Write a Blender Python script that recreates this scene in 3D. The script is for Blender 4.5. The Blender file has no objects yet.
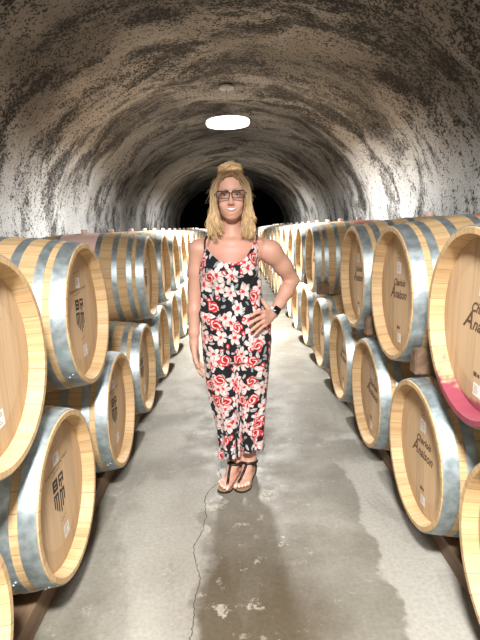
import bpy, bmesh, math, random
import numpy as np
from mathutils import Vector, Matrix

random.seed(7)
rng = np.random.default_rng(5)
PI = math.pi
scene = bpy.context.scene
COL = scene.collection


# ------------------------------------------------------------------ helpers
def link_mesh(name, verts, faces, mat=None, parent=None, smooth=True, midx=None, mats=None):
    me = bpy.data.meshes.new(name)
    me.from_pydata([tuple(map(float, v)) for v in verts], [], [tuple(map(int, f)) for f in faces])
    for m in (mats or ([mat] if mat else [])):
        me.materials.append(m)
    if midx is not None:
        me.polygons.foreach_set('material_index', np.asarray(midx, dtype=np.int32))
    if isinstance(smooth, (list, np.ndarray)):
        me.polygons.foreach_set('use_smooth', np.asarray(smooth, dtype=bool))
    else:
        me.polygons.foreach_set('use_smooth', np.full(len(me.polygons), smooth, dtype=bool))
    me.update()
    o = bpy.data.objects.new(name, me)
    COL.objects.link(o)
    if parent:
        o.parent = parent
    return o


def empty(name, loc=(0, 0, 0), rot=(0, 0, 0)):
    o = bpy.data.objects.new(name, None)
    o.empty_display_size = .1
    COL.objects.link(o)
    o.location = loc
    o.rotation_euler = rot
    return o


def tag(o, label=None, cat=None, group=None, kind=None):
    if label:
        o['label'] = label
    if cat:
        o['category'] = cat
    if group:
        o['group'] = group
    if kind:
        o['kind'] = kind
    return o


def copy_tree(o, parent=None):
    c = o.copy()
    COL.objects.link(c)
    if parent:
        c.parent = parent
        c.matrix_parent_inverse = o.matrix_parent_inverse
    for ch in list(o.children):
        copy_tree(ch, c)
    return c


class MB:
    """collects pieces of one mesh"""
    def __init__(self):
        self.v = []; self.f = []; self.m = []; self.s = []

    def add(self, v, f, m=0, smooth=True):
        b = len(self.v)
        self.v += [tuple(p) for p in v]
        self.f += [tuple(b + i for i in q) for q in f]
        self.m += [m] * len(f)
        self.s += [smooth] * len(f)

    def revolve_x(self, prof, n=72, m=0, closed=False, smooth=True):
        """profile [(x, r)] round the X axis"""
        v = []; f = []
        for (x, r) in prof:
            for k in range(n):
                a = 2 * PI * k / n
                v.append((x, r * math.sin(a), r * math.cos(a)))
        L = len(prof)
        for i in range(L if closed else L - 1):
            j = (i + 1) % L
            for k in range(n):
                k2 = (k + 1) % n
                f.append((i * n + k, i * n + k2, j * n + k2, j * n + k))
        self.add(v, f, m, smooth)

    def revolve_z(self, prof, n=48, m=0, c=(0, 0, 0), smooth=True, cap=True):
        v = []; f = []
        for (r, z) in prof:
            for k in range(n):
                a = 2 * PI * k / n
                v.append((c[0] + r * math.cos(a), c[1] + r * math.sin(a), c[2] + z))
        for i in range(len(prof) - 1):
            for k in range(n):
                k2 = (k + 1) % n
                f.append((i * n + k, i * n + k2, (i + 1) * n + k2, (i + 1) * n + k))
        if cap:
            f.append(tuple(range(n))[::-1])
            f.append(tuple((len(prof) - 1) * n + k for k in range(n)))
        self.add(v, f, m, smooth)

    def box(self, lo, hi, m=0, bev=0.0):
        bm = bmesh.new()
        bmesh.ops.create_cube(bm, size=1)
        for q in bm.verts:
            q.co = Vector([(lo[i] + hi[i]) / 2 + q.co[i] * (hi[i] - lo[i]) for i in range(3)])
        if bev > 0:
            bmesh.ops.bevel(bm, geom=list(bm.edges), offset=bev, segments=2, affect='EDGES', profile=.6)
        self.bm(bm, m)

    def bm(self, bm, m=0, smooth=False):
        bm.verts.index_update()
        self.add([tuple(q.co) for q in bm.verts], [[q.index for q in f.verts] for f in bm.faces], m, smooth)
        bm.free()

    def tube(self, pts, rad, n=8, m=0, flat=None, cap=True):
        """tube along points; flat=(normal, ratio) squashes along normal"""
        pts = [Vector(p) for p in pts]
        v = []; f = []
        up = Vector((0, 0, 1))
        prev = None
        for i, p in enumerate(pts):
            t = (pts[min(i + 1, len(pts) - 1)] - pts[max(i - 1, 0)])
            if t.length < 1e-9:
                t = Vector((0, 0, 1))
            t.normalize()
            if prev is None:
                a = t.cross(up)
                if a.length < .1:
                    a = t.cross(Vector((1, 0, 0)))
            else:
                a = prev - t * prev.dot(t)
            a.normalize()
            prev = a.copy()
            b = t.cross(a)
            r = rad[i] if isinstance(rad, (list, tuple, np.ndarray)) else rad
            for k in range(n):
                w = 2 * PI * k / n
                d = (a * math.cos(w) + b * math.sin(w)) * r
                if flat:
                    nn = flat[0][i] if isinstance(flat[0], list) else flat[0]
                    nn = Vector(nn).normalized()
                    d -= nn * d.dot(nn) * (1 - flat[1])
                v.append(p + d)
        for i in range(len(pts) - 1):
            for k in range(n):
                k2 = (k + 1) % n
                f.append((i * n + k, i * n + k2, (i + 1) * n + k2, (i + 1) * n + k))
        if cap:
            f.append(tuple(range(n))[::-1])
            f.append(tuple((len(pts) - 1) * n + k for k in range(n)))
        self.add(v, f, m, True)

    def build(self, name, mats, parent=None):
        if not isinstance(mats, (list, tuple)):
            mats = [mats]
        return link_mesh(name, self.v, self.f, parent=parent, smooth=self.s, midx=self.m, mats=mats)


def catmull(pts, n=6):
    pts = [np.array(p, float) for p in pts]
    P = [2 * pts[0] - pts[1]] + pts + [2 * pts[-1] - pts[-2]]
    out = []
    for i in range(1, len(P) - 2):
        for k in range(n):
            t = k / n
            a, b, c, d = P[i - 1], P[i], P[i + 1], P[i + 2]
            out.append(.5 * ((2 * b) + (-a + c) * t + (2 * a - 5 * b + 4 * c - d) * t * t + (-a + 3 * b - 3 * c + d) * t ** 3))
    out.append(pts[-1])
    return out


# ------------------------------------------------------------------ node helpers
class NT:
    def __init__(self, name):
        self.mat = bpy.data.materials.new(name)
        self.mat.use_nodes = True
        self.t = self.mat.node_tree
        self.b = self.t.nodes['Principled BSDF']

    def n(self, typ, **kw):
        nd = self.t.nodes.new(typ)
        for k, v in kw.items():
            setattr(nd, k, v)
        return nd

    def set(self, sock, val):
        if isinstance(val, bpy.types.NodeSocket):
            self.t.links.new(val, sock)
        elif val is not None:
            if isinstance(val, (tuple, list)) and len(val) == 3 and sock.type == 'RGBA':
                val = (*val, 1)
            sock.default_value = val

    def math(self, op, a, b=None, c=None, clamp=False):
        nd = self.n('ShaderNodeMath', operation=op)
        nd.use_clamp = clamp
        self.set(nd.inputs[0], a); self.set(nd.inputs[1], b); self.set(nd.inputs[2], c)
        return nd.outputs[0]

    def vmath(self, op, a, b=None, scale=None):
        nd = self.n('ShaderNodeVectorMath', operation=op)
        self.set(nd.inputs[0], a); self.set(nd.inputs[1], b)
        if scale is not None:
            self.set(nd.inputs['Scale'], scale)
        return nd.outputs['Value'] if op in ('LENGTH', 'DISTANCE', 'DOT_PRODUCT') else nd.outputs[0]

    def mix(self, fac, a, b, blend='MIX'):
        nd = self.n('ShaderNodeMix', data_type='RGBA', blend_type=blend)
        self.set(nd.inputs[0], fac); self.set(nd.inputs[6], a); self.set(nd.inputs[7], b)
        return nd.outputs[2]

    def noise(self, vec, scale, detail=4, rough=.55, dim='3D', dist=0.0):
        nd = self.n('ShaderNodeTexNoise', noise_dimensions=dim)
        self.set(nd.inputs['Vector'], vec)
        nd.inputs['Scale'].default_value = scale
        nd.inputs['Detail'].default_value = detail
        nd.inputs['Roughness'].default_value = rough
        nd.inputs['Distortion'].default_value = dist
        return nd.outputs[0]

    def ramp(self, fac, stops, interp='LINEAR'):
        nd = self.n('ShaderNodeValToRGB')
        cr = nd.color_ramp
        cr.interpolation = interp
        while len(cr.elements) < len(stops):
            cr.elements.new(.5)
        for e, (p, c) in zip(cr.elements, stops):
            e.position = p
            e.color = (*c, 1) if not isinstance(c, (int, float)) else (c, c, c, 1)
        self.set(nd.inputs[0], fac)
        return nd.outputs[0]

    def step(self, v, lo, hi):
        nd = self.n('ShaderNodeMapRange', interpolation_type='SMOOTHSTEP')
        self.set(nd.inputs[0], v); self.set(nd.inputs[1], lo); self.set(nd.inputs[2], hi)
        return nd.outputs[0]

    def scale(self, vec, s):
        return self.vmath('MULTIPLY', vec, s)

    def obj(self):
        return self.n('ShaderNodeTexCoord').outputs['Object']

    def sep(self, v):
        nd = self.n('ShaderNodeSeparateXYZ')
        self.set(nd.inputs[0], v)
        return nd.outputs

    def comb(self, x=0, y=0, z=0):
        nd = self.n('ShaderNodeCombineXYZ')
        self.set(nd.inputs[0], x); self.set(nd.inputs[1], y); self.set(nd.inputs[2], z)
        return nd.outputs[0]

    def bump(self, h, strength=.3, dist=.01):
        nd = self.n('ShaderNodeBump')
        nd.inputs['Strength'].default_value = strength
        nd.inputs['Distance'].default_value = dist
        self.set(nd.inputs['Height'], h)
        self.t.links.new(nd.outputs[0], self.b.inputs['Normal'])

    def out(self, color=None, rough=None, metal=None, **kw):
        self.set(self.b.inputs['Base Color'], color)
        self.set(self.b.inputs['Roughness'], rough)
        self.set(self.b.inputs['Metallic'], metal)
        for k, v in kw.items():
            self.set(self.b.inputs[k.replace('_', ' ')], v)
        return self.mat


def plain(name, col, rough=.5, metal=0.0, **kw):
    return NT(name).out(col, rough, metal, **kw)


# ------------------------------------------------------------------ materials
def mat_vault():
    k = NT('shotcrete')
    p = k.obj()
    x, y, z = k.sep(p)
    # mould: long smears that follow the rings of the vault
    q = k.vmath('ADD', k.scale(p, (.75, 1.5, .75)), k.comb(k.math('MULTIPLY', z, .0), k.math('MULTIPLY', x, .25), 0))
    big = k.noise(q, 1.25, 5, .62, dist=.6)
    mid = k.noise(k.scale(p, (1, 1.6, 1)), 5.0, 4, .65)
    fine = k.noise(p, 46, 2, .65)
    fine2 = k.noise(p, 22, 3, .7)
    near_ = k.step(y, 9.0, 4.5)                        # the crown turns from brown to grey deeper in
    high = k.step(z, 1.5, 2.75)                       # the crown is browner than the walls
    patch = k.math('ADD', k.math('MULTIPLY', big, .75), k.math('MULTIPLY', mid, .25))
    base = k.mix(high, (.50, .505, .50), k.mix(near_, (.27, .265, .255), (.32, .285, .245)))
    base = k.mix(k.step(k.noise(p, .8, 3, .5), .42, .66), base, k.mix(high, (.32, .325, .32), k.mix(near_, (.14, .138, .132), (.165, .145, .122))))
    # speckle gets denser where the mould patches are
    thr = k.math('SUBTRACT', .595, k.math('MULTIPLY', k.step(patch, .36, .70), .15))
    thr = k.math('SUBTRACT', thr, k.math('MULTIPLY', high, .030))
    sp = k.math('ADD', k.math('MULTIPLY', fine, .62), k.math('MULTIPLY', fine2, .38))
    m = k.step(k.math('SUBTRACT', sp, thr), -.01, .03)
    base = k.mix(k.math('MULTIPLY', k.step(patch, .47, .60), .72), base, (.05, .046, .043))
    col = k.mix(k.math('MULTIPLY', m, .9), base, (.022, .020, .019))
    k.bump(k.math('ADD', k.math('MULTIPLY', fine2, .6), k.math('MULTIPLY', fine, .5)), .55, .02)
    return k.out(col, .88, Specular_IOR_Level=.25)


def mat_floor():
    k = NT('concrete')
    p = k.obj()
    x, y, z = k.sep(p)
    big = k.noise(p, 1.35, 5, .6, dist=.5)
    mid = k.noise(p, 4.5, 6, .65)
    fine = k.noise(p, 60, 3, .6)
    wob = k.math('MULTIPLY', k.math('SUBTRACT', k.noise(p, 3.2, 4, .6), .5), .34)
    xw = k.math('ADD', x, wob)
    yw = k.math('ADD', y, k.math('MULTIPLY', wob, 1.4))
    # dry pale dust along both edges of the near floor, wet brown middle with cast shade painted in
    dry_r = k.math('MULTIPLY', k.step(xw, .52, .55), k.step(yw, 2.75, 2.6))
    dry_r2 = k.math('MULTIPLY', k.math('MULTIPLY', k.step(xw, .46, .50), k.step(yw, 3.05, 2.95)), k.step(yw, 2.86, 2.92))
    dry_l = k.math('MULTIPLY', k.step(xw, -.17, -.22), k.math('MULTIPLY', k.step(yw, 2.65, 2.5), k.step(xw, -.62, -.52)))
    dry = k.math('MAXIMUM', k.math('MAXIMUM', dry_r, dry_r2), k.math('MULTIPLY', dry_l, .7))
    col = k.mix(k.step(big, .36, .66), (.165, .152, .122), (.27, .255, .215))
    col = k.mix(k.math('MULTIPLY', k.step(mid, .50, .68), .45), col, (.19, .17, .135))
    damp_shade = k.math('MULTIPLY', k.step(yw, 2.45, 1.5), k.step(k.math('ABSOLUTE', k.math('ADD', xw, .03)), .42, .2))
    col = k.mix(k.math('MULTIPLY', damp_shade, .85), col, (.075, .055, .03))
    col = k.mix(k.math('MULTIPLY', dry, .72), col, (.39, .375, .335))
    chips = k.math('MULTIPLY', k.step(k.noise(p, 6, 5, .7), .585, .625), k.step(k.math('ABSOLUTE', xw), .26, .12))
    lanes = k.noise(k.scale(p, (2.6, .7, 1)), 1.0, 5, .65, dist=.8)
    col = k.mix(k.math('MULTIPLY', k.step(lanes, .50, .60), .38), col, (.15, .135, .105))
    col = k.mix(k.math('MULTIPLY', k.step(k.noise(p, 11, 5, .75), .60, .66), .35), col, (.42, .40, .36))
    col = k.mix(k.math('MULTIPLY', chips, .6), col, (.44, .41, .35))
    col = k.mix(k.math('MULTIPLY', k.step(fine, .3, .75), .22), col, (.12, .11, .1), 'MULTIPLY')
    rough = k.math('ADD', .46, k.math('MULTIPLY', k.step(mid, .3, .7), .28))
    rough = k.math('SUBTRACT', rough, k.math('MULTIPLY', damp_shade, .1))
    rough = k.math('ADD', rough, k.math('MULTIPLY', dry, .25))
    k.bump(k.math('ADD', k.math('MULTIPLY', fine, .3), mid), .18, .008)
    return k.out(col, rough, 0, Specular_IOR_Level=.35)


def wood_color(k, along, across, seed, light, dark, board):
    """oak boards: grain along one axis, each board its own tone"""
    idx = k.math('FLOOR', k.math('DIVIDE', across, board))
    wn = k.n('ShaderNodeTexWhiteNoise', noise_dimensions='2D')
    k.set(wn.inputs['Vector'], k.comb(idx, seed, 0))
    tone = wn.outputs[0]
    v = k.comb(k.math('ADD', k.math('MULTIPLY', along, 2.2), k.math('MULTIPLY', tone, 9)), k.math('MULTIPLY', across, 46), k.math('MULTIPLY', seed, 17))
    gr = k.noise(v, 1.0, 4, .6, dist=.7)
    c = k.mix(k.step(gr, .34, .70), light, dark)
    c = k.mix(k.math('MULTIPLY', tone, .45), c, k.mix(.5, light, dark), 'MIX')
    hv = k.n('ShaderNodeHueSaturation')
    k.set(hv.inputs['Value'], k.math('ADD', .86, k.math('MULTIPLY', tone, .26)))
    k.set(hv.inputs['Color'], c)
    frac = k.math('FRACT', k.math('DIVIDE', across, board))
    edge = k.math('MINIMUM', frac, k.math('SUBTRACT', 1, frac))
    return hv.outputs[0], edge, gr


def mat_staves():
    k = NT('oak_staves')
    p = k.obj()
    x, y, z = k.sep(p)
    inf = k.n('ShaderNodeObjectInfo')
    seed = inf.outputs['Random']
    ang = k.math('MULTIPLY', k.math('ARCTAN2', y, z), .34)
    board = .34 * 2 * PI / 30
    c, edge, gr = wood_color(k, x, ang, seed, (.62, .435, .235), (.47, .30, .145), board)
    groove = k.step(edge, .0, .035)
    c = k.mix(groove, k.mix(.55, c, (.10, .06, .03)), c)
    oc = k.n('ShaderNodeSeparateColor')
    k.set(oc.inputs[0], inf.outputs['Color'])
    wob = k.noise(p, 9, 3, .6)
    # wine stained middle band
    xc = k.math('ABSOLUTE', k.math('SUBTRACT', x, .47))
    band = k.math('MULTIPLY', k.step(k.math('ADD', xc, k.math('MULTIPLY', k.math('SUBTRACT', wob, .5), .05)), .15, .13), oc.outputs[0])
    c = k.mix(k.math('MULTIPLY', band, .92), c, (.95, .66, .58))
    # wine runs round the bung
    bx = k.math('DIVIDE', k.math('SUBTRACT', x, .47), .14)
    by = k.math('DIVIDE', y, .20)
    rr = k.math('SQRT', k.math('ADD', k.math('MULTIPLY', bx, bx), k.math('MULTIPLY', by, by)))
    spill = k.math('MULTIPLY', k.step(k.math('ADD', rr, k.math('MULTIPLY', k.math('SUBTRACT', wob, .5), 1.6)), 1.0, .75), oc.outputs[1])
    spill = k.math('MULTIPLY', spill, k.step(z, 0, .1))
    c = k.mix(k.math('MULTIPLY', spill, .8), c, (.42, .10, .11))
    # one rim with a wine spill at its foot
    rs = k.math('MULTIPLY', k.step(k.math('ADD', z, k.math('MULTIPLY', wob, .22)), -.09, -.12), oc.outputs[2])
    rs = k.math('MULTIPLY', rs, k.step(x, .12, .06))
    c = k.mix(k.math('MULTIPLY', rs, .93), c, (.24, .03, .07))
    k.bump(k.math('ADD', k.math('MULTIPLY', groove, 1.0), k.math('MULTIPLY', gr, .25)), .35, .003)
    return k.out(c, .55, 0, Specular_IOR_Level=.3)


def mat_head():
    k = NT('oak_head')
    p = k.obj()
    x, y, z = k.sep(p)
    inf = k.n('ShaderNodeObjectInfo')
    seed = inf.outputs['Random']
    c, edge, gr = wood_color(k, z, k.math('ADD', y, 3.0), seed, (.61, .435, .265), (.47, .315, .18), .083)
    g = k.step(edge, .0, .022)
    c = k.mix(g, k.mix(.4, c, (.16, .10, .05)), c)
    # paler lens painted in: the lit middle between the rim's shadows
    r = k.math('SQRT', k.math('ADD', k.math('MULTIPLY', y, y), k.math('MULTIPLY', z, z)))
    c = k.mix(k.math('MULTIPLY', k.step(r, .20, .19), .22), c, (.80, .60, .37))
    oc = k.n('ShaderNodeSeparateColor')
    k.set(oc.inputs[0], inf.outputs['Color'])
    wob = k.noise(p, 8, 3, .6)
    rs = k.math('MULTIPLY', k.step(k.math('ADD', z, k.math('MULTIPLY', wob, .08)), -.195, -.215), oc.outputs[2])
    c = k.mix(k.math('MULTIPLY', rs, .9), c, (.30, .05, .09))
    k.bump(k.math('ADD', g, k.math('MULTIPLY', gr, .3)), .25, .002)
    return k.out(c, .5, 0, Specular_IOR_Level=.3)


def mat_hoop():
    k = NT('galvanised_steel')
    p = k.obj()
    inf = k.n('ShaderNodeObjectInfo')
    nz = k.noise(k.vmath('ADD', p, k.comb(inf.outputs['Random'], 0, 0)), 26, 3, .6)
    sm = k.noise(k.scale(p, (1, 1, 1)), 5, 3, .6)
    c = k.mix(k.step(nz, .3, .7), (.34, .40, .42), (.54, .61, .63))
    c = k.mix(k.math('MULTIPLY', k.step(sm, .45, .7), .22), c, (.30, .34, .36))
    r = k.math('ADD', .36, k.math('MULTIPLY', nz, .22))
    return k.out(c, r, .78)


def mat_rough_wood(name, light, dark):
    k = NT(name)
    p = k.obj()
    g = k.noise(k.scale(p, (30, 2.5, 30)), 1, 4, .6, dist=.5)
    c = k.mix(k.step(g, .3, .7), light, dark)
    k.bump(g, .3, .004)
    return k.out(c, .7)


def mat_floral():
    k = NT('floral_print')
    uv = k.n('ShaderNodeUVMap').outputs[0]
    warp = k.n('ShaderNodeTexNoise', noise_dimensions='2D')
    k.set(warp.inputs['Vector'], uv)
    warp.inputs['Scale'].default_value = 26
    v0 = k.vmath('ADD', uv, k.vmath('SCALE', k.vmath('SUBTRACT', warp.outputs[1], (.5, .5, .5)), scale=.024))

    def cells(vec, sc, rnd, off):
        vv = k.vmath('ADD', k.vmath('SCALE', vec, scale=sc), off)
        vo = k.n('ShaderNodeTexVoronoi', voronoi_dimensions='2D')
        k.set(vo.inputs['Vector'], vv)
        vo.inputs['Scale'].default_value = 1
        vo.inputs['Randomness'].default_value = rnd
        loc = k.vmath('SUBTRACT', vv, vo.outputs['Position'])
        lx, ly, _ = k.sep(loc)
        r = k.math('SQRT', k.math('ADD', k.math('MULTIPLY', lx, lx), k.math('MULTIPLY', ly, ly)))
        th = k.math('ARCTAN2', ly, lx)
        sc_ = k.n('ShaderNodeSeparateColor')
        k.set(sc_.inputs[0], vo.outputs['Color'])
        return r, th, sc_.outputs, lx, ly

    black = (.012, .012, .016)
    # grey-green leaves
    r, th, cc, lx, ly = cells(v0, 27, .9, (3.1, 7.7, 0))
    a = k.math('MULTIPLY', cc[1], 6.28)
    u_ = k.math('ADD', k.math('MULTIPLY', lx, k.math('COSINE', a)), k.math('MULTIPLY', ly, k.math('SINE', a)))
    w_ = k.math('SUBTRACT', k.math('MULTIPLY', ly, k.math('COSINE', a)), k.math('MULTIPLY', lx, k.math('SINE', a)))
    el = k.math('SQRT', k.math('ADD', k.math('MULTIPLY', k.math('MULTIPLY', u_, u_), 4), k.math('MULTIPLY', k.math('MULTIPLY', w_, w_), 22)))
    leaf = k.math('MULTIPLY', k.step(el, .95, .8), k.step(cc[0], .30, .32))
    lc = k.mix(k.step(cc[2], .45, .5), (.30, .36, .36), (.56, .52, .51))
    lc = k.mix(k.step(k.math('ABSOLUTE', w_), .05, .02), lc, (.12, .15, .15))
    col = k.mix(leaf, black, lc)
    # pale pink and white lily-like flowers with pointed petals
    r, th, cc, lx, ly = cells(v0, 13.2, .85, (.4, .2, 0))
    pet = k.math('ABSOLUTE', k.math('COSINE', k.math('ADD', k.math('MULTIPLY', th, 2.5), k.math('MULTIPLY', cc[0], 6))))
    R = k.math('ADD', .26, k.math('MULTIPLY', pet, .30))
    m = k.step(k.math('SUBTRACT', R, r), -.01, .03)
    m = k.math('MULTIPLY', m, k.step(cc[1], .12, .14))
    vein = k.noise(k.comb(k.math('MULTIPLY', th, 3), k.math('MULTIPLY', r, 2), cc[0]), 2.2, 2, .5)
    fc = k.mix(k.step(vein, .40, .62), (.75, .695, .675), (.62, .40, .385))
    fc = k.mix(k.step(k.math('MULTIPLY', pet, r), .10, .03), fc, (.60, .30, .29))
    fc = k.mix(k.step(r, .15, .09), fc, (.50, .03, .035))
    col = k.mix(m, col, fc)
    # red roses with pale petal edges
    r, th, cc, lx, ly = cells(v0, 9.6, .85, (5.3, 1.9, 0))
    sw = k.math('SINE', k.math('ADD', k.math('MULTIPLY', r, 42), k.math('ADD', k.math('MULTIPLY', th, 2), k.math('MULTIPLY', cc[2], 6))))
    R = k.math('ADD', .25, k.math('MULTIPLY', k.math('COSINE', k.math('MULTIPLY', th, 5)), .035))
    R = k.math('ADD', R, k.math('MULTIPLY', cc[0], .07))
    m = k.math('MULTIPLY', k.step(k.math('SUBTRACT', R, r), -.005, .015), k.step(cc[1], .34, .36))
    rc = k.mix(k.step(sw, -.1, .55), (.50, .022, .03), (.78, .60, .57))
    rc = k.mix(k.step(r, .10, .06), rc, (.36, .01, .02))
    rc = k.mix(k.step(k.math('SUBTRACT', R, r), .06, .03), rc, (.58, .05, .055))
    col = k.mix(m, col, rc)
    # small red buds
    r, th, cc, lx, ly = cells(v0, 21, .9, (9.7, 4.1, 0))
    m = k.math('MULTIPLY', k.step(r, .26, .21), k.step(cc[0], .68, .70))
    bc = k.mix(k.step(r, .12, .08), (.52, .05, .055), (.80, .62, .58))
    col = k.mix(m, col, bc)
    fab = k.noise(uv, 900, 1, .5, '2D')
    k.bump(fab, .05, .0006)
    return k.out(col, .75, 0, Specular_IOR_Level=.2, Sheen_Weight=.06)


def mat_attr(name, rough, spec=.4, sss=0.0, grain=None):
    k = NT(name)
    at = k.n('ShaderNodeVertexColor', layer_name='Col')
    c = at.outputs[0]
    if grain:
        p = k.obj()
        g = k.noise(k.scale(p, grain[0]), 1, 3, .6, dist=.3)
        c = k.mix(k.math('MULTIPLY', k.step(g, .35, .7), grain[1]), c, grain[2], 'MULTIPLY')
        k.bump(g, .25, .002)
    m = k.out(c, rough, 0, Specular_IOR_Level=spec)
    if sss:
        k.b.inputs['Subsurface Weight'].default_value = sss
        k.b.inputs['Subsurface Radius'].default_value = (.012, .005, .003)
        k.b.inputs['Subsurface Scale'].default_value = .6
    return m


M = dict(
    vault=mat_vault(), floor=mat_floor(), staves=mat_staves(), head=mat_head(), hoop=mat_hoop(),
    rail=mat_rough_wood('rail_timber', (.20, .125, .075), (.10, .062, .04)),
    chock=mat_rough_wood('chock_timber', (.22, .135, .08), (.12, .07, .042)),
    print=plain('branding_ink', (.035, .025, .022), .7),
    script=plain('script_ink', (.12, .065, .035), .7),
    paper=plain('sticker_paper', (.80, .78, .74), .55),
    bung=plain('silicone_bung', (.82, .66, .60), .45),
    crack=plain('crack_dark', (.06, .05, .04), .9),
    dark=plain('unlit_end_black', (.006, .006, .006), .95, Specular_IOR_Level=.05),  # near-black colour standing in for the unlit space past the tunnel end
    lampmetal=plain('lamp_housing', (.55, .55, .55), .4, .6),
    floral=mat_floral(),
    skin=mat_attr('skin', .48, .4, .12),
    hair=mat_attr('blond_hair', .42, .5, 0, ((150, 150, 10), .45, (.55, .38, .22))),
    black=plain('black_leather', (.012, .011, .011), .45),
    frame=plain('glasses_frame', (.02, .012, .012), .3),
    eyewhite=plain('eye_white', (.50, .47, .45), .15),
    iris=plain('iris', (.03, .045, .05), .1),
    teeth=plain('teeth', (.74, .71, .66), .2),
    lips=plain('lips', (.52, .19, .17), .4),
    mouth=plain('inside_of_mouth', (.09, .02, .02), .6),
    brow=plain('eyebrow_hair', (.20, .11, .055), .7),
    sole=plain('sandal_sole', (.33, .20, .12), .6),
    screen=plain('watch_screen', (.006, .006, .008), .12),
    band=plain('watch_band', (.80, .76, .74), .5),
    steel=plain('watch_steel', (.5, .5, .52), .3, .9),
)
k = NT('lamp_diffuser')
k.b.inputs['Emission Color'].default_value = (1, .97, .90, 1)
k.b.inputs['Emission Strength'].default_value = 4.5
M['glow'] = k.out((.9, .9, .9), .5)
k = NT('glasses_lens')
tr = k.n('ShaderNodeBsdfTransparent'); gs = k.n('ShaderNodeBsdfGlossy'); mx = k.n('ShaderNodeMixShader')
gs.inputs['Roughness'].default_value = .02
mx.inputs[0].default_value = .05
k.t.links.new(tr.outputs[0], mx.inputs[1]); k.t.links.new(gs.outputs[0], mx.inputs[2])
k.t.links.new(mx.outputs[0], k.t.nodes['Material Output'].inputs['Surface'])
M['lens'] = k.mat

# ------------------------------------------------------------------ the tunnel
Y0, Y1 = -6.0, 20.5
CX, W, ZS, ZTOP = -.10, 2.15, 1.35, 3.13


def vault_profile(s):
    """s 0..1 from the floor on one side over the crown to the floor on the other"""
    lw = ZS / (ZS * 2 + 5.9)
    if s < lw:
        t = s / lw
        return CX - W * (.955 + .045 * math.sin(t * PI / 2)), ZS * t
    if s > 1 - lw:
        t = (1 - s) / lw
        return CX + W * (.955 + .045 * math.sin(t * PI / 2)), ZS * t
    a = PI * (1 - (s - lw) / (1 - 2 * lw))
    return CX + W * math.cos(a), ZS + (ZTOP - ZS) * math.sin(a) ** .94


NS, NY = 150, 300
ss = np.linspace(0, 1, NS)
prof = np.array([vault_profile(s) for s in ss])
ys = np.linspace(Y0, Y1, NY)
tan = np.gradient(prof, axis=0)
nrm = np.stack([tan[:, 1], -tan[:, 0]], 1)
nrm /= np.linalg.norm(nrm, axis=1)[:, None]


def smooth_noise(ny, ns, cy, cs, seed):
    r = np.random.default_rng(seed)
    g = r.standard_normal((cy + 3, cs + 3))
    yy = np.linspace(0, cy, ny); xs_ = np.linspace(0, cs, ns)
    iy = yy.astype(int); ix = xs_.astype(int)
    fy = (yy - iy)[:, None]; fx = (xs_ - ix)[None]
    fy = fy * fy * (3 - 2 * fy); fx = fx * fx * (3 - 2 * fx)
    a = g[np.ix_(iy, ix)]; b = g[np.ix_(iy + 1, ix)]; c = g[np.ix_(iy, ix + 1)]; d = g[np.ix_(iy + 1, ix + 1)]
    return a * (1 - fy) * (1 - fx) + b * fy * (1 - fx) + c * (1 - fy) * fx + d * fy * fx


disp = .022 * smooth_noise(NY, NS, 34, 5, 1) + .016 * smooth_noise(NY, NS, 60, 26, 2) + .007 * smooth_noise(NY, NS, 140, 70, 3)
rings = .028 * np.abs(np.sin(ys * PI / 1.22 + .4)) ** .7
disp = disp + rings[:, None]
VP = np.zeros((NY, NS, 3))
VP[:, :, 0] = prof[None, :, 0] - nrm[None, :, 0] * (disp - .03)
VP[:, :, 1] = ys[:, None]
VP[:, :, 2] = np.maximum(prof[None, :, 1] - nrm[None, :, 1] * (disp - .03), 0)
VP[:, 0, 2] = 0; VP[:, -1, 2] = 0
dy = np.gradient(VP, axis=0); ds = np.gradient(VP, axis=1)
VN = np.cross(ds, dy); VN /= np.linalg.norm(VN, axis=2, keepdims=True)


def vault_piece(name, a, b):
    P = VP[:, a:b + 1].reshape(-1, 3)
    n = b - a + 1
    I = np.arange(NY * n).reshape(NY, n)
    F = np.stack([I[:-1, :-1], I[:-1, 1:], I[1:, 1:], I[1:, :-1]], -1).reshape(-1, 4)
    o = link_mesh(name, P, F, M['vault'])
    N = VN[:, a:b + 1].reshape(-1, 3)
    o.data.normals_split_custom_set_from_vertices([tuple(v) for v in N])
    tag(o, kind='structure')
    return o


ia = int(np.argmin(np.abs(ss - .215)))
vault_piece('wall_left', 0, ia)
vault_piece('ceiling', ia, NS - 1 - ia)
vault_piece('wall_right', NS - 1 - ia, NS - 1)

for nm, yy in (('unlit_depth_sheet', Y1 - .05), ('wall_front', Y0 + .05)):
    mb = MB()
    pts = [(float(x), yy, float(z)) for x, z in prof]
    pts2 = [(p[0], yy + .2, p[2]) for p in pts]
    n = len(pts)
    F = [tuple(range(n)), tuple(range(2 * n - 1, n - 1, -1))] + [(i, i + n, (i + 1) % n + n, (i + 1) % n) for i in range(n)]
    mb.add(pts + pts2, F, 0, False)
    tag(mb.build(nm, M['dark'] if nm == 'unlit_depth_sheet' else M['vault']), kind='structure')  # far end closed by a black sheet in place of unlit depth

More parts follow.
